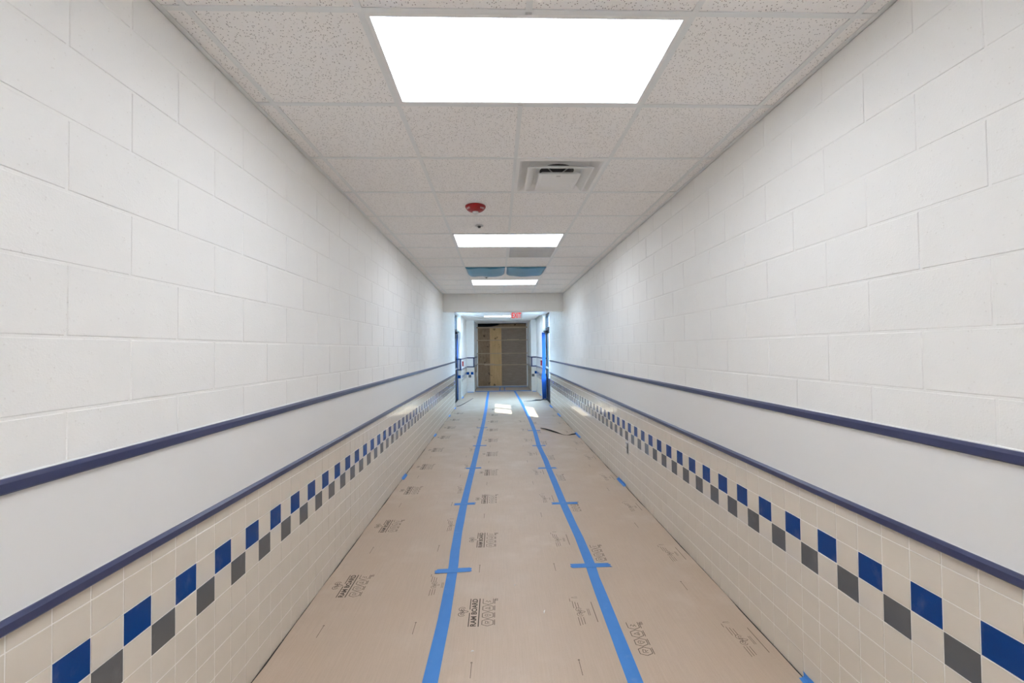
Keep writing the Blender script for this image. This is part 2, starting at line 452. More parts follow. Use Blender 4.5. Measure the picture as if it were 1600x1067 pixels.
# bulkhead where the ceiling steps down
bh = MB().box(XL, XR, HEAD0 + 0.014, HEAD1, HEADB + 0.004, CH + 0.4).build('wall_bulkhead', 'paint')
struct(bh, 'painted block bulkhead crossing the far end of the corridor ceiling', 'wall')
for c, (za, zb) in enumerate(((HEADB, 8.575), (8.575, CH + 0.02))):
    x = XL - (0.3 if c else 0.99)
    while x < XR:
        a, b = max(x, XL), min(x + 1.38, XR)
        if b - a > 0.1: link('concrete_block', plate('F', b - a - 0.026, zb - za - 0.026, 0.05, 0.008, 'paint'), bh, ((a + b) / 2, HEAD0, (za + zb) / 2))
        x += 1.38

# ------------------------------------------------------------------ lay-in light panels
def light_panel(loc, label, w=4.0, d=2.0):
    t = thing('ceiling_light', loc, label, 'ceiling light', 'lay-in ceiling light panels')
    x, y, fr = w / 2 - 0.04, d / 2 - 0.04, 0.055
    m = MB()
    m.box(-x, x, -y, -y + fr, 0, 0.12).box(-x, x, y - fr, y, 0, 0.12).box(-x, -x + fr, -y + fr, y - fr, 0, 0.12).box(x - fr, x, -y + fr, y - fr, 0, 0.12)
    m.box(-x, x, -y, y, 0.12, 0.16)
    m.build('frame', 'whitemetal', t)
    MB().box(-x + fr, x - fr, -y + fr, y - fr, 0.012, 0.03).build('diffuser', 'panel_light', t)
    return t
LX = C0
light_panel((LX, Z0 + 1, CH), 'large glowing ceiling light panel nearest the viewer')
light_panel((LX, Z0 + 11, CH), 'glowing ceiling light panel beyond the red alarm, before the grey grille')
light_panel((LX, Z0 + 21, CH), 'glowing ceiling light panel just beyond the two blue covers')
light_panel((LX, Z0 - 9, CH), 'unseen ceiling light panel added behind the viewer for fill')  # unseen panel continuing the row spacing, added as fill light

# ------------------------------------------------------------------ far vestibule
SLX, SRX = -4.40, 5.02             # glazed side openings
STL, STR = 46.4, 46.2              # wall returns facing the viewer
VL, VR = -3.96, 4.72               # side walls beyond the returns
PZ = 54.5                          # pilasters
PLI, PRI = -3.02, 4.07             # inner faces of the pilasters
PW = 61.5                          # plywood barrier
def far_wall(name, box, label, bands):
    """bands: list of (facing, x0,x1 / y0,y1, plane) for tile, sheet and rails on that face"""
    o = MB().box(*box).build(name, 'paint'); struct(o, label, 'wall')
    for facing, a, b, p in bands:
        def slab(z0, z1, th, mat, nm, aa=a, bb=b):
            m = MB()
            if facing == 'F': m.box(aa, bb, p - th, p + 0.01, z0, z1)
            else:
                n = 1 if facing == 'L' else -1
                x0, x1 = sorted((p - n * 0.01, p + n * th)); m.box(x0, x1, aa, bb, z0, z1)
            return m.build(nm, mat, o)
        slab(0, RAIL_L[0] + 0.13, 0.012, 'fartile', 'tile_field')
        slab(3.1, 4.2, 0.014, 'panel', 'wall_sheet')
        slab(3.04, 3.18, 0.06, 'rail', 'rail'); slab(4.15, 4.29, 0.06, 'rail', 'rail')
    return o
H = VC + 0.5
wl = far_wall('wall_vestibule_left', (-5.2, VL, STL, PZ, 0, H), 'far left white wall with red alarm between navy rails', [('F', SLX, VL, STL), ('L', STL, PZ, VL)])
wr = far_wall('wall_vestibule_right', (VR, 5.9, STR, PZ, 0, H), 'far right white wall with red alarm between navy rails', [('F', VR, SRX, STR), ('R', STR, PZ, VR)])
pl_ = far_wall('wall_pilaster_left', (-5.2, PLI, PZ, PW + 1, 0, H), 'far left white pilaster beside the plywood barrier', [('F', VL, PLI, PZ), ('L', PZ, PW, PLI)])
pr_ = far_wall('wall_pilaster_right', (PRI, 5.9, PZ, PW + 1, 0, H), 'far right white pilaster beside the plywood barrier', [('F', PRI, VR, PZ), ('R', PZ, PW, PRI)])
for o, x0, x1, y in ((wl, VL - 0.13, VL + 0.03, STL), (wr, VR - 0.03, VR + 0.13, STR), (pl_, PLI - 0.11, PLI + 0.03, PZ), (pr_, PRI - 0.03, PRI + 0.11, PZ)):
    MB().box(x0, x1, y - 0.06, y + 0.02, 3.06, 4.28).build('corner_rail', 'rail', o)
def ftile(o, facing, a, z, p, mat):
    nm = 'blue_tile' if mat == 'blue' else 'grey_tile'
    n = {'F': 0, 'L': 1, 'R': -1}[facing]
    loc = (a, p - 0.018, z) if facing == 'F' else (p + n * 0.018, a, z)
    link(nm, plate(facing, 0.33, 0.33, 0.012, 0.0025, mat), o, loc)
ftile(wl, 'F', -4.15, 2.38, STL, 'blue'); ftile(wr, 'F', 4.88, 2.42, STR, 'blue')
for k in range(11):
    yy = STL + 0.55 + k * 0.72
    for o, f, p in ((wl, 'L', VL), (wr, 'R', VR)):
        ftile(o, f, yy, 2.30, p, 'blue'); ftile(o, f, yy + 0.36, 1.95, p, 'grey')
ftile(pl_, 'F', -3.80, 2.31, PZ, 'blue'); ftile(pl_, 'F', -3.28, 2.31, PZ, 'blue'); ftile(pl_, 'F', -3.56, 1.95, PZ, 'grey')
ftile(pr_, 'F', 4.62, 2.33, PZ, 'blue'); ftile(pr_, 'F', 4.27, 1.98, PZ, 'grey')
for k in range(3):
    ftile(pl_, 'L', PZ + 3.2 + k * 1.1, 2.3, PLI, 'grey'); ftile(pr_, 'R', PZ + 3.2 + k * 1.1, 2.3, PRI, 'grey')
# jamb returns at the ends of the corridor walls and above the glazed openings
for nm, x0, x1, y0, y1, lab in (('wall_return_left', SLX - 0.5, XL - 0.015, WALL_END_L - 0.6, WALL_END_L, 'end of the left corridor wall beside the glazed door'),
                               ('wall_return_right', XR + 0.015, SRX + 0.5, WALL_END_R - 0.6, WALL_END_R, 'end of the right corridor wall beside the glazed door')):
    struct(MB().box(x0, x1, y0, y1, 0, H).build(nm, 'paint'), lab, 'wall')
# lower ceiling
vce = MB().box(-5.3, 6.0, HEAD1, PW + 1, VC + 0.35, VC + 0.5).build('ceiling_vestibule', 'deck')
struct(vce, 'lower suspended ceiling with missing tiles beyond the bulkhead', 'ceiling')
VCX = [-5.0, -3.6, -1.6, 0.40, 2.40, 4.40, 5.4]
VZ0 = 43.35
for r in range(-6, 9):
    ya, yb = VZ0 + 2 * r, VZ0 + 2 * r + 2
    if ya < HEAD1: ya = HEAD1
    if yb > PW: yb = PW
    for i in range(6):
        if (r, i) in ((-1, 1), (-1, 3)): continue                  # tiles are missing here
        if r == 2 and i in (2, 3): continue                        # light panel
        xa, xb = VCX[i], VCX[i + 1]
        if ya >= STL and i == 0: xa = VL - 0.1
        if ya >= STL and i == 5: continue
        link('ceiling_tile', plate('C', xb - xa - 0.02, yb - ya - 0.02, 0.05, 0.006, 'ctile'), vce, ((xa + xb) / 2, (ya + yb) / 2, VC + 0.012))
    if yb > ya + 1.9: MB().box(-5.0, 5.4, ya - 0.039, ya + 0.039, VC, VC + 0.02).build('cross_tee', 'tee', vce)
for x in VCX[1:-1]:
    MB().box(x - 0.039, x + 0.039, HEAD1, PW, VC - 0.001, VC + 0.02).build('grid_runner', 'tee', vce)
light_panel((0.40, VZ0 + 5, VC), 'thin bright ceiling light panel beyond the bulkhead, behind the red sign')

# glazed side doors
def side_door(num, X, n, y0, y1, label, lo=4.55, hi=6.25):  # glass and solid panels shaped for the sun patches and sky light they admit
    d = MB().box(*sorted((X - n * 0.02, X - n * 0.30)), y0, y1, 8.62, VC + 0.4).build('door_%d' % num, 'bronze')
    struct(d, label, 'door')
    a, b = sorted((X, X - n * 0.28))
    def bx(nm, ya, yb, z0, z1, mat='bronze', aa=None, bb=None, par=d):
        return MB().box(a if aa is None else aa, b if bb is None else bb, ya, yb, z0, z1, 0.01).build(nm, mat, par)
    bx('jamb', y0, y0 + 0.18, 0, 8.62); bx('jamb', y1 - 0.18, y1, 0, 8.62)
    bx('transom_bar', y0 + 0.18, y1 - 0.18, 7.12, 7.42)
    gx = X - n * 0.14
    MB().box(gx - 0.012, gx + 0.012, y0 + 0.18, y1 - 0.18, 7.42, 8.62).build('transom_glass', 'glass', d)
    mid = (y0 + y1) / 2
    for ya, yb in ((y0 + 0.19, mid - 0.01), (mid + 0.01, y1 - 0.19)):
        aa, bb = sorted((X - n * 0.06, X - n * 0.21))
        leaf = MB()
        leaf.box(aa, bb, ya, yb, 0.02, lo).box(aa, bb, ya, yb, hi, 7.11).box(aa, bb, ya, ya + 0.36, lo, hi).box(aa, bb, yb - 0.36, yb, lo, hi)
        lf = leaf.build('door_leaf', 'bronze', d)
        MB().box(gx - 0.012, gx + 0.012, ya + 0.36, yb - 0.36, lo, hi).build('vision_glass', 'glass', lf)
        p0, p1 = sorted((X + n * 0.02, X + n * 0.10))
        MB().box(p0, p1, ya + 0.15, yb - 0.15, 3.2, 3.32, 0.01).box(*sorted((X - n * 0.07, X + n * 0.05)), ya + 0.15, ya + 0.3, 3.15, 3.37).box(*sorted((X - n * 0.07, X + n * 0.05)), yb - 0.3, yb - 0.15, 3.15, 3.37).build('push_bar', 'galv', lf)
    # closer with its arm on the far leaf
    c0, c1 = sorted((X + n * 0.0, X + n * 0.22))
    MB().box(c0, c1, y1 - 1.5, y1 - 0.5, 6.82, 7.05, 0.02).box(*sorted((X + n * 0.10, X + n * 0.34)), y1 - 0.62, y1 - 0.52, 7.03, 7.10).build('door_closer', 'bronze', d)
    return d
side_door(1, SLX, 1, WALL_END_L, STL, 'dark framed glazed double door in the far left wall')
side_door(2, SRX, -1, WALL_END_R, STR, 'dark framed glazed double door in the far right wall', 2.2, 6.8)
# outdoors seen through the doors
g = MB().box(-90, SLX - 0.32, -40, 140, -0.6, -0.02).box(SRX + 0.32, 90, -40, 140, -0.6, -0.02).build('ground_outdoors', 'conc'); struct(g, 'pale concrete ground outside the side doors', 'ground')
for nm, x0, x1, y1, lab in (('wall_outdoor_left', -60, -59, 130, 'brick wall outdoors beyond the left door'), ('wall_outdoor_right', 44, 45, 130, 'brick wall outdoors beyond the right door')):
    struct(MB().box(x0, x1, -10, y1, -0.1, 9.5).build(nm, 'brickwall'), lab, 'wall')

# plywood barrier
bar = thing('plywood_barrier', (0, PW, 0), 'brown plywood barrier with horizontal lumber closing the far doorway', 'barrier')
MB().prism([(PLI, 0.0), (-1.2, 0.0), (-1.2, 8.42), (PLI, 8.30)], 1, 0.02, 0.08).build('plywood_sheet', 'ply_brown', bar)
MB().box(-1.2, 0.43, 0.015, 0.08, 0, 8.42).build('plywood_sheet', 'ply_pale', bar)
MB().box(0.43, PRI, 0.02, 0.08, 0, 8.42).build('plywood_sheet', 'ply_grey', bar)
MB().prism([(-1.6, 8.3), (PRI, 8.3), (PRI, 8.80), (0.2, 8.76), (-0.1, 8.62)], 1, 0.09, 0.15).build('plywood_sheet', 'ply_brown', bar)
for z, x0, x1, dz in ((8.20, PLI, PRI, 0.20), (6.47, PLI, PRI, 0.10), (4.62, PLI, PRI, 0.10), (3.02, -2.0, PRI, 0.12), (3.16, PLI, -0.6, 0.10), (6.53, 1.2, 2.9, 0.13), (8.86, 0.0, 0.85, 0.13)):
    MB().box(x0 + 0.01, x1 - 0.01, -0.12 - (0.02 if dz == 0.13 else 0), 0.015, z, z + dz, 0.008).build('lumber', 'stud', bar)
MB().box(PLI, PLI + 0.15, -0.03, 0.10, 0, 8.95).build('door_jamb', 'paint', bar)
MB().box(PRI - 0.15, PRI, -0.03, 0.10, 0, 8.95).build('door_jamb', 'paint', bar)
MB().box(PLI, PRI, -0.02, 0.06, 0, 0.16).build('sill_strip', 'galv', bar)
fw = MB().box(-6, 7, PW + 1.0, PW + 1.3, 0, H + 0.2).build('wall_dark_backing', 'deck'); struct(fw, 'near-black backing standing for the dark space behind the plywood barrier', 'wall')  # near-black sheet in place of the unlit void past the plywood

# pull stations
for X, n, lab in ((VL, 1, 'small red fire alarm station on the far left wall'), (VR, -1, 'small red fire alarm station on the far right wall')):
    t = thing('fire_alarm_station', (X, 47.9 if n > 0 else 47.6, 3.42), lab, 'fire alarm', 'red fire alarm stations')
    MB().box(*sorted((n * 0.014, n * 0.15)), -0.20, 0.20, 0, 0.55, 0.02).build('housing', 'red', t)
    MB().box(*sorted((n * 0.15, n * 0.20)), -0.14, 0.14, 0.22, 0.32, 0.008).build('pull_handle', 'white', t)

# ------------------------------------------------------------------ text meshes
_dg = None
def text_geo(body, width, height, bold=0.0):
    cu = bpy.data.curves.new('lettering', 'FONT'); cu.body = body; cu.resolution_u = 3; cu.offset = bold
    ob = bpy.data.objects.new('lettering', cu); COL.objects.link(ob)
    dg = bpy.context.evaluated_depsgraph_get(); me = bpy.data.meshes.new_from_object(ob.evaluated_get(dg))
    vs = [v.co.copy() for v in me.vertices]; fs = [tuple(p.vertices) for p in me.polygons]
    bpy.data.objects.remove(ob); bpy.data.curves.remove(cu); bpy.data.meshes.remove(me)
    x0, x1 = min(v.x for v in vs), max(v.x for v in vs); y0, y1 = min(v.y for v in vs), max(v.y for v in vs)
    return [((v.x - x0) / (x1 - x0) * width, (v.y - y0) / (y1 - y0) * height) for v in vs], fs

# exit sign
ex = thing('exit_sign', (1.675, 40.0, 7.93), 'white exit sign with red letters hanging below the far ceiling', 'sign')
MB().box(-0.525, 0.525, -0.07, 0.07, 0, 0.68, 0.015).build('housing', 'white', ex)
MB().box(-0.06, 0.06, -0.05, 0.05, 0.68, VC - 7.93).build('mount', 'white', ex)
vs, fs = text_geo('EXIT', 0.84, 0.48, 0.012)
tm = MB(); tm.add([(x - 0.42, -0.074, y + 0.11) for x, y in vs], fs); tm.build('lettering', 'exit_red', ex, fix=False)
tm = MB(); tm.add([(-(x - 0.42), 0.074, y + 0.11) for x, y in vs], fs); tm.build('lettering', 'exit_red', ex, fix=False)

# ------------------------------------------------------------------ ceiling fittings
# square louvred air diffuser
df = thing('air_diffuser', (C0 + 1, Z0 + 5, CH), 'white square louvred air diffuser beside the red alarm', 'air vent')
def ring(m, o0, z0, o1, z1):
    """sloping square ring between half sizes o0 (at z0) and o1 (at z1)"""
    q = lambda s, z: [(-s, -s, z), (s, -s, z), (s, s, z), (-s, s, z)]
    m.add(q(o0, z0) + q(o1, z1), [(i, (i + 1) % 4, 4 + (i + 1) % 4, 4 + i) for i in range(4)])
    return m
m = MB()
ring(m, 0.975, 0.0, 0.975, 0.03); ring(m, 0.975, 0.0, 0.90, -0.012); ring(m, 0.90, -0.012, 0.86, 0.02); ring(m, 0.86, 0.02, 0.68, 0.13)
seg = 32; sq = []
for k in range(seg):
    a = 2 * math.pi * k / seg; c, s = math.cos(a), math.sin(a); q = 0.68 / max(abs(c), abs(s)); sq.append((c * q, s * q, 0.13))
cir = [(0.40 * math.cos(2 * math.pi * k / seg), 0.40 * math.sin(2 * math.pi * k / seg), 0.145) for k in range(seg)]
m.add(sq + cir, [(k, (k + 1) % seg, seg + (k + 1) % seg, seg + k) for k in range(seg)])
bp_ = m.build('back_pan', 'whitemetal', df, fix=False)
m = MB(); m.lathe([(0.40, 0.145), (0.40, 0.36)], seg=32); m.build('duct_collar', 'darkmetal', df)
m = MB()
for k in range(4):
    a = math.pi / 4 + k * math.pi / 2
    m.tube([(0.08 * math.cos(a), 0.08 * math.sin(a), 0.03), (0.40 * math.cos(a), 0.40 * math.sin(a), 0.15)], 0.014, 6)
m.lathe([(0.09, 0.0), (0.09, 0.05)], seg=12)
m.build('support_arms', 'galv', df)
m = MB(); ring(m, 0.725, -0.080, 0.69, -0.080); ring(m, 0.69, -0.080, 0.52, 0.030); ring(m, 0.725, -0.080, 0.725, -0.066); ring(m, 0.725, -0.066, 0.54, 0.045); ring(m, 0.52, 0.030, 0.54, 0.045)
m.build('middle_cone', 'whitemetal', df, fix=False)
m = MB(); ring(m, 0.475, -0.118, 0.445, -0.118); ring(m, 0.445, -0.118, 0.37, -0.085); ring(m, 0.475, -0.118, 0.475, -0.105); ring(m, 0.475, -0.105, 0.37, -0.03)
m.add([(-0.37, -0.37, -0.085), (0.37, -0.37, -0.085), (0.37, 0.37, -0.085), (-0.37, 0.37, -0.085)], [(0, 1, 2, 3)])
m.add([(-0.37, -0.37, -0.03), (0.37, -0.37, -0.03), (0.37, 0.37, -0.03), (-0.37, 0.37, -0.03)], [(0, 1, 2, 3)])
m.build('centre_cone', 'whitemetal', df, fix=False)
MB().box(-0.045, 0.045, -0.30, -0.26, -0.095, -0.085).build('catch', 'galv', df)

# red alarm
al = thing('fire_alarm_strobe', (-0.60, 12.25, CH), 'red dome fire alarm with clear lens on the ceiling', 'fire alarm')
MB().lathe([(0.285, 0.012), (0.290, -0.01), (0.280, -0.035), (0.245, -0.085), (0.20, -0.12), (0.12, -0.145), (0.05, -0.150)], seg=40).build('housing', 'red', al, smooth=True)
MB().lathe([(0.085, -0.135), (0.085, -0.170), (0.06, -0.195), (0.03, -0.20)], seg=20).build('lens', 'lens', al, smooth=True)
vs, fs = text_geo('FIRE', 0.15, 0.045)
for s in (-1, 1):
    lm = MB()
    for_v = []
    for x, y in vs:
        a = math.radians(-90 + s * 52) + (x - 0.075) / 0.26; r = 0.262 - y * 0.6
        z = -0.060 - (0.262 - r) * 1.45 - 0.004
        for_v.append((r * math.cos(a) * 1.02, r * math.sin(a) * 1.02, z))
    lm.add(for_v, fs).build('lettering', 'white', al, fix=False)
MB().lathe([(0.012, -0.125), (0.012, -0.150)], c=(0.0, -0.17, 0.02), seg=10).build('sensor', 'black', al)
# sprinklers
def sprinkler(x, y, label):
    t = thing('sprinkler_head', (x, y, CH), label, 'sprinkler', 'ceiling sprinklers')
    MB().lathe([(0.135, 0.0), (0.13, -0.010), (0.075, -0.020), (0.06, -0.016)], seg=24).build('escutcheon', 'galv', t)
    MB().lathe([(0.058, -0.016), (0.050, -0.030), (0.02, -0.038)], seg=14).tube([(0.03, 0, -0.03), (0.038, 0, -0.045), (0.012, 0, -0.058)], 0.007, 6).tube([(-0.03, 0, -0.03), (-0.038, 0, -0.045), (-0.012, 0, -0.058)], 0.007, 6).build('body', 'darkmetal', t)
    MB().lathe([(0.045, -0.058), (0.046, -0.063), (0.015, -0.066)], seg=16).build('deflector', 'darkmetal', t)
sprinkler(-0.577, 14.15, 'small dark ceiling sprinkler head just beyond the red alarm')
sprinkler(-0.62, 24.17, 'tiny far ceiling sprinkler head just beyond the left blue cover')
# return grille
gr = thing('return_grille', (C0 + 1, Z0 + 13, CH), 'grey square return air grille behind the second light panel', 'air vent')
m = MB(); x = 0.96
m.box(-x, x, -x, -x + 0.06, 0, 0.04).box(-x, x, x - 0.06, x, 0, 0.04).box(-x, -x + 0.06, -x + 0.06, x - 0.06, 0, 0.04).box(x - 0.06, x, -x + 0.06, x - 0.06, 0, 0.04)
m.build('frame', 'whitemetal', gr)
m = MB()
for k in range(1, 30):
    p = -0.9 + k * 0.06
    m.box(p - 0.004, p + 0.004, -0.9, 0.9, 0.004, 0.05); m.box(-0.9, 0.9, p - 0.004, p + 0.004, 0.004, 0.05)
o = m.build('grille_core', 'whitemetal', gr); o['kind'] = 'stuff'
MB().box(-x, x, -x, x, 0.055, 0.07).build('back_plate', 'galv', gr)
# blue covers over two bays
def cover(cx, label, seed):
    t = thing('ceiling_cover', (cx, Z0 + 17.1, CH), label, 'plastic cover', 'blue covers under the ceiling')
    rnd = random.Random(seed); N, K = 16, 8; m = MB(); top, bot = [], []
    for j in range(K + 1):
        for i in range(N + 1):
            u, v = i / N * 2 - 1, j / K * 2 - 1
            r = 1.0 - 0.03 * max(0, v) ** 3
            sag = -0.02 - 0.10 * (1 - u ** 10) * min(1.0, (v + 1) * 0.8) + 0.02 * math.sin(u * 5 + seed)
            p = (u * 0.95 * r, v * 1.0 + 0.05 * (1 - u * u) + rnd.uniform(-.012, .012), sag + rnd.uniform(-.006, .006))
            top.append((p[0], p[1], p[2] + 0.012)); bot.append(p)
    n = len(top); W = N + 1
    fs = []
    for j in range(K):
        for i in range(N):
            a = j * W + i; fs += [(a, a + 1, a + W + 1, a + W), (n + a, n + a + W, n + a + W + 1, n + a + 1)]
    rim = [i for i in range(W)] + [j * W + N for j in range(1, K + 1)] + [K * W + i for i in range(N - 1, -1, -1)] + [j * W for j in range(K - 1, 0, -1)]
    for a, b in zip(rim, rim[1:] + rim[:1]): fs.append((a, b, n + b, n + a))
    m.add(top + bot, fs).build('sheet', 'film', t, smooth=True)
    e = MB()
    e.box(-0.97, 0.97, -1.02, -0.93, -0.026, -0.004).build('tape_edge', 'film', t)
cover(C0 - 1, 'left blue plastic cover sagging below the far ceiling', 3)
cover(C0 + 1, 'right blue plastic cover sagging below the far ceiling', 5)

# outlet in the right wall
ot = thing('wall_outlet', (XR, 16.05, 1.30), 'uncovered electrical outlet in the right tiled wall', 'outlet')
MB().box(-0.016, 0.0, -0.17, 0.17, 0, 0.42, 0.004).build('box_rim', 'galv', ot)
MB().box(-0.022, -0.016, -0.13, 0.13, 0.03, 0.39).build('box_interior', 'darkmetal', ot)
for z in (0.12, 0.30):
    MB().box(-0.045, -0.022, -0.065, 0.065, z - 0.055, z + 0.055, 0.008).build('socket', 'white', ot)
MB().box(-0.034, -0.022, -0.05, 0.05, 0.005, 0.415, 0.003).build('mounting_strap', 'galv', ot)

# ------------------------------------------------------------------ floor protection
TL = [(-1.02, -3.0), (-1.118, 6.0), (-1.118, 6.95), (-1.10, 8.5), (-1.13, 10.62), (-1.165, 11.32), (-1.20, 12.6), (-1.215, 14.8), (-1.20, 17.0), (-1.17, 20.5), (-1.15, 24.2), (-1.12, 31.4), (-1.16, 40.0), (-1.23, 45.0), (-1.30, 54.9)]
TR = [(1.95, -3.0), (2.03, 6.0), (2.05, 6.8), (2.10, 9.9), (2.13, 10.5), (2.14, 12.0), (2.12, 13.0), (2.10, 14.7), (2.11, 16.7), (2.11, 19.0), (2.13, 20.3), (2.09, 23.4), (2.22, 27.5), (2.25, 31.2), (2.22, 38.0), (2.15, 44.0), (1.96, 54.9)]
def interp(path, y):
    for (x0, y0), (x1, y1) in zip(path, path[1:]):
        if y0 <= y <= y1: return x0 + (x1 - x0) * (y - y0) / (y1 - y0)
    return path[-1][0]
def board(edge0, edge1, label, ys):
    m = MB(); v = []
    for y in ys: v += [(edge0(y), y, 0.004), (edge1(y), y, 0.004), (edge0(y), y, 0.016), (edge1(y), y, 0.016)]
    fs = []
    for i in range(len(ys) - 1):
        a, b = 4 * i, 4 * i + 4
        fs += [(a + 2, a + 3, b + 3, b + 2), (a, b, b + 1, a + 1), (a, a + 2, b + 2, b), (a + 1, b + 1, b + 3, a + 3)]
    fs += [(0, 1, 3, 2), (4 * len(ys) - 4, 4 * len(ys) - 2, 4 * len(ys) - 1, 4 * len(ys) - 3)]
    o = m.add(v, fs).build('floor_protection_board', 'board')
    return tag(o, label, 'floor board', 'brown floor protection boards')
ys = [-3 + 0.55 * k for k in range(106)]
_wob = lambda y, s: 0.010 * math.sin(y * 1.7 + s) + 0.008 * math.sin(y * 4.1 + 2 * s)
def lw(y): return (XL if y < WALL_END_L else SLX + 0.15 if y < STL else VL) + 0.022 + _wob(y, 1)
def rw(y): return (XR if y < WALL_END_R else SRX - 0.15 if y < STR else VR) - 0.024 + _wob(y, 4)
bL = board(lw, lambda y: interp(TL, y) - 0.005, 'brown protective floor board run beside the left tiled wall', ys)
bM = board(lambda y: interp(TL, y) + 0.005, lambda y: interp(TR, y) - 0.005, 'brown protective floor board run between the two long blue tapes', ys)
bR = board(lambda y: interp(TR, y) + 0.005, rw, 'brown protective floor board run beside the right tiled wall', ys)
o = MB().box(PLI + 0.05, PRI - 0.05, 54.95, PW - 0.15, 0.004, 0.016).build('floor_protection_board', 'board')
tag(o, 'short brown floor board piece at the foot of the plywood barrier', 'floor board', 'brown floor protection boards')

def tape_path(path, w, z, label, group, ragged=0.0, seed=1):
    """a strip of tape of width w following a floor path"""
    rnd = random.Random(seed); v, fs = [], []; n = len(path)
    for i, (x, y) in enumerate(path):
        d = Vector((path[min(i + 1, n - 1)][0] - path[max(i - 1, 0)][0], path[min(i + 1, n - 1)][1] - path[max(i - 1, 0)][1])).normalized()
        p = Vector((-d.y, d.x)); hw = w / 2 * (1 + rnd.uniform(-1, 1) * 0.04)
        for s in (-1, 1):
            for zz in (z, z + 0.004): v.append((x + p.x * hw * s, y + p.y * hw * s, zz))
    for i in range(n - 1):
        a, b = 4 * i, 4 * i + 4
        fs += [(a + 1, a + 3, b + 3, b + 1), (a, b, b + 2, a + 2), (a, a + 1, b + 1, b), (a + 2, b + 2, b + 3, a + 3)]
    fs += [(0, 2, 3, 1), (4 * n - 4, 4 * n - 3, 4 * n - 1, 4 * n - 2)]
    return tag(MB().add(v, fs).build('floor_tape', 'tape'), label, 'tape', group)
def dense(path, step=0.6):
    out = []
    for (x0, y0), (x1, y1) in zip(path, path[1:]):
        k = max(1, int((y1 - y0) / step))
        for i in range(k): out.append((x0 + (x1 - x0) * i / k, y0 + (y1 - y0) * i / k))
    return out + [path[-1]]
tape_path(dense(TL), 0.238, 0.017, 'long blue tape running down the left side of the floor', 'long blue seam tapes', seed=2)
tape_path(dense(TR), 0.238, 0.017, 'long blue tape running down the right side of the floor', 'long blue seam tapes', seed=3)
def cross(x0, x1, y, label, w=0.19, seed=0, tilt=0.0, z=0.0215):
    """short piece of tape with torn, notched ends"""
    rnd = random.Random(seed)
    k = 5
    e0 = [(x0 + rnd.uniform(0, 0.09), y - w / 2 + w * i / k) for i in range(k + 1)]
    e1 = [(x1 - rnd.uniform(0, 0.09), y - w / 2 + w * i / k + tilt) for i in range(k + 1)]
    poly = e0 + e1[::-1]
    n = len(poly); v = [(a, b, z) for a, b in poly] + [(a, b, z + 0.004) for a, b in poly]
    fs = []
    for i in range(k):
        q = (i, i + 1, n - 2 - i, n - 1 - i); fs += [q, tuple(n + t for t in q[::-1])]
    fs += [(i, (i + 1) % n, n + (i + 1) % n, n + i) for i in range(n)]
    return tag(MB().add(v, fs).build('floor_tape', 'tape'), label, 'tape', 'short blue cross tapes')
cl = [(-1.57, -0.66, 10.36, 'nearest the viewer'), (-1.58, -0.80, 14.80, 'second from the viewer'), (-1.50, -0.76, 19.25, 'third from the viewer'), (-1.46, -0.68, 23.75, 'fourth from the viewer'), (-1.50, -0.75, 29.2, 'fifth from the viewer')]
for i, (a, b, y, w_) in enumerate(cl): cross(a, b, y, f'short blue tape crossing the left long tape, {w_}', seed=10 + i, tilt=0.05)
cr_ = [(1.63, 2.66, 10.45, 'nearest the viewer'), (1.70, 2.62, 14.68, 'second from the viewer'), (1.62, 2.50, 19.05, 'third from the viewer'), (1.70, 2.50, 23.5, 'fourth from the viewer'), (1.75, 2.60, 27.9, 'fifth from the viewer')]
for i, (a, b, y, w_) in enumerate(cr_): cross(a, b, y, f'short blue tape crossing the right long tape, {w_}', seed=30 + i)
cross(PLI + 0.05, PRI - 0.05, 54.95, 'blue tape laid across the floor before the plywood barrier', w=0.9, seed=50)
cross(PLI + 0.15, PRI - 0.15, 60.9, 'blue tape along the foot of the plywood barrier', w=0.8, seed=51)
cross(0.02, 0.24, 58.0, 'left of two short blue tapes before the plywood barrier', w=5.0, seed=52)
cross(0.62, 0.84, 58.0, 'right of two short blue tapes before the plywood barrier', w=5.0, seed=53)
cross(VL + 0.05, PLI - 0.02, 54.08, 'blue tape at the foot of the far left pilaster', w=0.75, seed=54)
cross(PRI + 0.02, VR - 0.05, 54.08, 'blue tape at the foot of the far right pilaster', w=0.75, seed=55)
def edge_tape(X, n, y, label, ln=0.62, seed=0):
    rnd = random.Random(seed); sk = rnd.uniform(-0.10, 0.10)
    prof = [(0.10, 0.0205), (0.055, 0.024), (0.016, 0.042), (0.006, 0.10)]
    K = 4; v, fs = [], []
    for j in range(K + 1):
        for a, z in prof:
            yy = y - ln / 2 + ln * j / K + sk * (z * 4) + rnd.uniform(-.02, .02) * (j in (0, K))
            v.append((X + n * a, yy, z + 0.004 * math.sin(j * 2.0)))
    for j in range(K + 1):
        for a, z in prof:
            yy = y - ln / 2 + ln * j / K + sk * (z * 4)
            v.append((X + n * (a + 0.004), yy, z + 0.005 + 0.004 * math.sin(j * 2.0)))
    N = (K + 1) * 4
    for j in range(K):
        for i in range(3):
            q = (4 * j + i, 4 * j + i + 1, 4 * j + i + 5, 4 * j + i + 4); fs += [q, tuple(N + t for t in q[::-1])]
    rim = [0, 1, 2, 3] + [4 * j + 3 for j in range(1, K + 1)] + [4 * K + 2, 4 * K + 1, 4 * K] + [4 * j for j in range(K - 1, 0, -1)]
    for a, b in zip(rim, rim[1:] + rim[:1]): fs.append((a, b, N + b, N + a))
    return tag(MB().add(v, fs).build('edge_tape', 'tape'), label, 'tape', 'blue tape tabs along the wall bases')
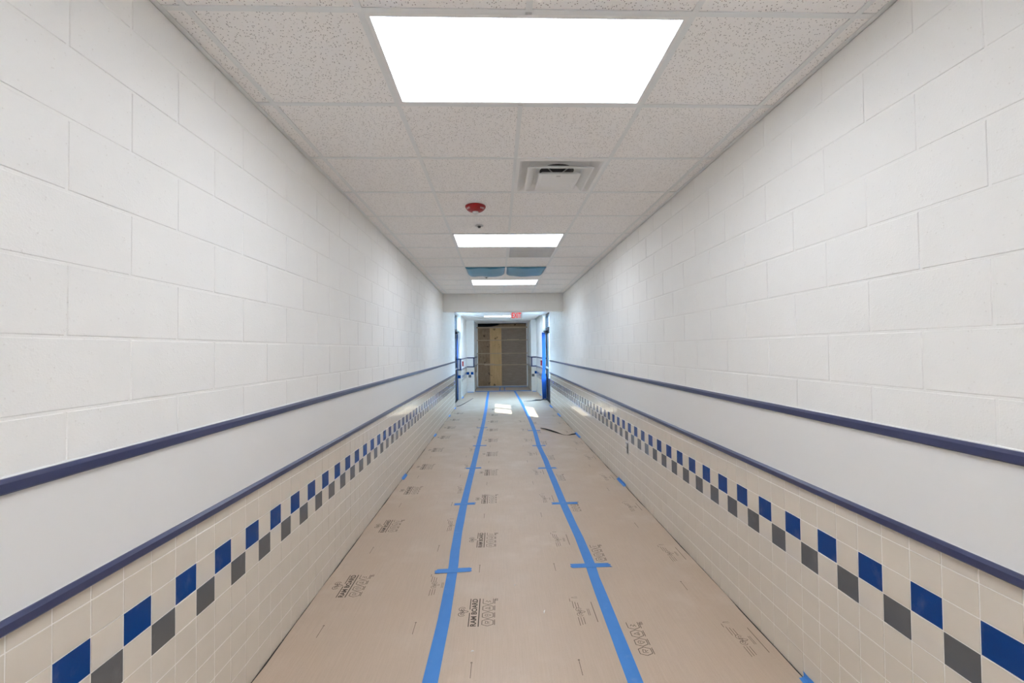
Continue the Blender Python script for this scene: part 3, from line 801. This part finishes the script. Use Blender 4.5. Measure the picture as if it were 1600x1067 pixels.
for i, (y, w_) in enumerate(((18.1, 'nearest the viewer'), (26.8, 'second from the viewer'), (34.6, 'third from the viewer'), (39.0, 'fourth, at the end of the wall'))):
    edge_tape(XL, 1, y, f'small blue tape tab at the left wall base, {w_}', 0.8 if i else 0.7, 60 + i)
for i, (y, w_) in enumerate(((6.62, 'at the bottom edge of the picture'), (16.8, 'second from the viewer'), (26.1, 'beside the black strip'), (34.2, 'fourth from the viewer'), (39.4, 'at the end of the wall'))):
    edge_tape(XR, -1, y, f'small blue tape tab at the right wall base, {w_}', (0.25, 1.0, 1.5, 1.6, 1.8)[i], 70 + i)
edge_tape(VL, 1, 48.0, 'small blue tape tab at the foot of the far left wall', 1.6, 80)
edge_tape(VR, -1, 49.5, 'small blue tape tab at the foot of the far right wall', 1.2, 81)

# blue film hanging on the right door frame
o = MB().prism([(-0.20, 0), (0.22, 0.0), (0.24, 2.2), (0.12, 2.6), (0.20, 4.6), (0.16, 6.9), (-0.18, 6.9), (-0.16, 3.0), (-0.26, 2.3)], 1, STR - 0.50, STR - 0.42).build('masking_film', 'mask', loc=(SRX - 0.30, 0, 0.02))
tag(o, 'blue masking film hanging on the far right door frame', 'film')
o = MB().prism([(-0.06, 0), (0.06, 0.0), (0.05, 3.0), (0.07, 6.9), (-0.05, 6.9), (-0.04, 3.0)], 1, STL - 0.34, STL - 0.28).build('masking_film', 'mask', loc=(SLX + 0.10, 0, 0.02))
tag(o, 'narrow blue masking strip on the far left door frame', 'film')

# loose cord and crumpled strip; a black tube stands for an open board seam
o = MB().tube([(2.70, 28.66, 0.03), (2.95, 28.2, 0.055), (3.25, 27.5, 0.065), (3.55, 26.9, 0.05), (3.80, 26.4, 0.028), (4.0, 26.2, 0.024), (4.12, 26.18, 0.03), (4.35, 26.3, 0.05), (4.58, 26.4, 0.05)],
              [0.02, 0.04, 0.05, 0.038, 0.012, 0.006, 0.012, 0.036, 0.036], 8).build('seam_gap_strip', 'black')
tag(o, 'thin black strip standing for a dark open board seam beside the right wall', 'strip')
o = MB().tube([(-2.75, 46.9, 0.04), (-3.05, 44.6, 0.04), (-3.35, 42.4, 0.04), (-3.6, 41.0, 0.035), (-3.85, 40.4, 0.035)], 0.026, 6).build('cable', 'black')
tag(o, 'dark cord on the floor by the far left door', 'cord')
o = MB().tube([(2.4, 43.6, 0.03), (3.2, 43.7, 0.05), (3.7, 43.9, 0.10), (4.2, 44.2, 0.07), (4.5, 44.6, 0.10), (4.9, 44.0, 0.05)], [0.01, 0.03, 0.07, 0.05, 0.06, 0.02], 7).build('crumpled_tape', 'bronze')
tag(o, 'crumpled dark strip on the floor by the far right door', 'strip')
for i, (x, y, rz, ln, lab) in enumerate(((0.84, 8.66, 1.35, 0.10, 'white crumb shaped like a short stick on the middle floor board'), (-0.50, 7.60, 0.4, 0.05, 'white crumb on the middle floor board near the left long tape'), (0.30, 9.66, 0.9, 0.03, 'tiny white crumb in the centre of the middle floor board'))):
    t = MB().tube([(-ln / 2, 0, 0), (-ln / 6, 0.006, 0.004), (ln / 2, 0, 0)], [0.005, 0.011, 0.007], 6).build('debris', 'white', loc=(x, y, 0.028)); t.rotation_euler.z = rz
    tag(t, lab, 'debris')

# ------------------------------------------------------------------ print on the boards: u runs away from the viewer, v to the left
class PR:
    def __init__(s): s.v = []; s.f = []
    def line(s, pts, w, close=False):
        if close: pts = list(pts) + [pts[0]]
        for (a, b), (c, d) in zip(pts, pts[1:]):
            L = math.hypot(c - a, d - b) or 1e-6; px, py = -(d - b) / L * w / 2, (c - a) / L * w / 2
            ex, ey = (c - a) / L * w * 0.3, (d - b) / L * w * 0.3
            n = len(s.v); s.v += [(a - ex + px, b - ey + py), (a - ex - px, b - ey - py), (c + ex - px, d + ey - py), (c + ex + px, d + ey + py)]; s.f.append((n, n + 1, n + 2, n + 3))
    def text(s, body, u, v, w, h):
        vs, fs = text_geo(body, w, h, 0.028); n = len(s.v)
        s.v += [(u + a, v + b) for a, b in vs]; s.f += [tuple(n + i for i in f) for f in fs]
    def arc(s, c, r, a0, a1, w, n=12, ry=None):
        ry = ry or r
        s.line([(c[0] + r * math.cos(math.radians(a0 + (a1 - a0) * i / n)), c[1] + ry * math.sin(math.radians(a0 + (a1 - a0) * i / n))) for i in range(n + 1)], w)
    def mesh(s, name, mat):
        me = bpy.data.meshes.new(name)
        me.from_pydata([(-v * F, u * F, 0) for u, v in s.v], [], s.f)
        bm = bmesh.new(); bm.from_mesh(me)
        for f in bm.faces:
            f.normal_update()
            if f.normal.z < 0: f.normal_flip()
        bm.to_mesh(me); bm.free(); me.materials.append(MAT[mat]); return me
def hexes(p):
    for i, u in enumerate((-0.345, -0.115, 0.115, 0.345)):
        v = -0.135; a, b = 0.105, 0.105
        pts = [(u - a, v), (u - a * 0.55, v + b), (u + a * 0.55, v + b), (u + a, v), (u + a * 0.55, v - b), (u - a * 0.55, v - b)]
        if i == 3: p.line([(u + 0.1, v - b), (u - a * 0.55, v - b), (u - a, v), (u - a * 0.55, v + b), (u + 0.1, v + b)], 0.012)
        else: p.line(pts, 0.012, True)
        if i == 0: p.line([(u - 0.04, v - 0.04), (u - 0.03, v + 0.045), (u + 0.045, v + 0.035), (u + 0.03, v - 0.01), (u - 0.01, v + 0.0), (u + 0.02, v - 0.05)], 0.009)
        if i == 1: p.arc((u, v + 0.012), 0.04, -40, 220, 0.009); p.line([(u - 0.03, v - 0.015), (u, v - 0.065), (u + 0.03, v - 0.015)], 0.009); p.line([(u - 0.02, v + 0.01), (u + 0.02, v + 0.01)], 0.009)
        if i == 2: p.line([(u - 0.04, v - 0.04), (u, v + 0.055), (u + 0.04, v - 0.04)], 0.009, True); p.line([(u - 0.018, v - 0.02), (u + 0.018, v - 0.02)], 0.009)
        if i == 3: p.line([(u - 0.03, v - 0.05), (u + 0.03, v - 0.03), (u - 0.02, v + 0.0), (u + 0.035, v + 0.03), (u - 0.01, v + 0.05)], 0.009)
        for k in range(6):
            q = u - 0.075 + k * 0.027
            p.line([(q, -0.268), (q + 0.014 + 0.004 * (k % 2), -0.268)], 0.014)
    for k in range(3): p.line([(0.37, -0.285 - k * 0.02), (0.45, -0.285 - k * 0.02)], 0.009)
def emblem(p, cu, cv, s, w):
    p.arc((cu - 0.55 * s, cv + 0.1 * s), 0.42 * s, -60, 250, w); p.arc((cu + 0.55 * s, cv + 0.1 * s), 0.42 * s, -70, 240, w)
    p.arc((cu - 0.5 * s, cv + 0.05 * s), 0.18 * s, 0, 300, w, 8); p.arc((cu + 0.5 * s, cv + 0.05 * s), 0.18 * s, -120, 180, w, 8)
    p.line([(cu - 0.28 * s, cv + 0.3 * s), (cu - 0.16 * s, cv - 0.5 * s), (cu, cv - 0.72 * s), (cu + 0.16 * s, cv - 0.5 * s), (cu + 0.28 * s, cv + 0.3 * s)], w)
    p.line([(cu - 0.15 * s, cv + 0.12 * s), (cu - 0.02 * s, cv - 0.1 * s)], w); p.line([(cu + 0.15 * s, cv + 0.12 * s), (cu + 0.02 * s, cv - 0.1 * s)], w)
p = PR(); emblem(p, 0.02, 0.36, 0.155, 0.011)
p.line([(0.09, 0.222), (0.455, 0.222)], 0.017); p.line([(-0.455, 0.036), (0.455, 0.036)], 0.020)
p.text('RAM BOARD', -0.45, 0.078, 0.905, 0.112)
for k in range(16): p.line([(-0.45 + k * 0.027, 0.222), (-0.45 + k * 0.027 + 0.016, 0.222)], 0.018)
hexes(p)
main_me = p.mesh('printed_logo', 'ink')
p = PR(); hexes(p); hex_me = p.mesh('printed_hexagons', 'ink')
p = PR(); emblem(p, 0.0, 0.03, 0.14, 0.010)
for k in range(3):
    p.line([(0.13, 0.13 - k * 0.05), (0.13 + 0.24 - 0.03 * k, 0.13 - k * 0.05)], 0.012)
    p.line([(-0.17, 0.10 - k * 0.05), (-0.42 + 0.02 * k, 0.10 - k * 0.05)], 0.012)
for k in range(2): p.line([(0.09, -0.12 - k * 0.03), (-0.12, -0.12 - k * 0.03)], 0.010)
p.line([(0.36, 0.17), (0.46, 0.17)], 0.012)
for k in range(22): p.line([(-0.33 + k * 0.030, -0.245), (-0.33 + k * 0.030 + 0.022, -0.245)], 0.014)
p.arc((0.50, 0.0), 0.02, 0, 180, 0.008, 8, 0.12)
sec_me = p.mesh('printed_seal', 'ink_faint')
p = PR()
for k in range(9): p.line([(-0.16 + k * 0.036, 0), (-0.16 + k * 0.036 + 0.025, 0)], 0.010)
p.arc((0.18, 0), 0.012, 0, 360, 0.010, 8)
tick_me = p.mesh('printed_line', 'ink')
PITCH = 3.275
for k in range(12):
    dy = PITCH * k
    for bd, mx, my, me, sx, sy in ((bL, -3.235, 9.85, main_me, -1.42, 9.78), (bM, -0.40, 8.74, main_me, 1.57, 8.64), (bR, 2.30, 7.82, hex_me, 4.25, 7.68)):
        y = my + dy
        if y < 39: link(me.name, me, bd, ((2.62 if bd is bR and False else mx), y, 0.0168))
        if sy + dy < 34: link('printed_seal', sec_me, bd, (sx, sy + dy, 0.0168))
        if sy + dy < 26:
            link('printed_line', tick_me, bd, (mx - 0.10, my + dy - 1.58, 0.0168)); link('printed_line', tick_me, bd, (sx - 0.30 if bd is not bL else sx - 0.2, sy + dy - 1.5, 0.0168))
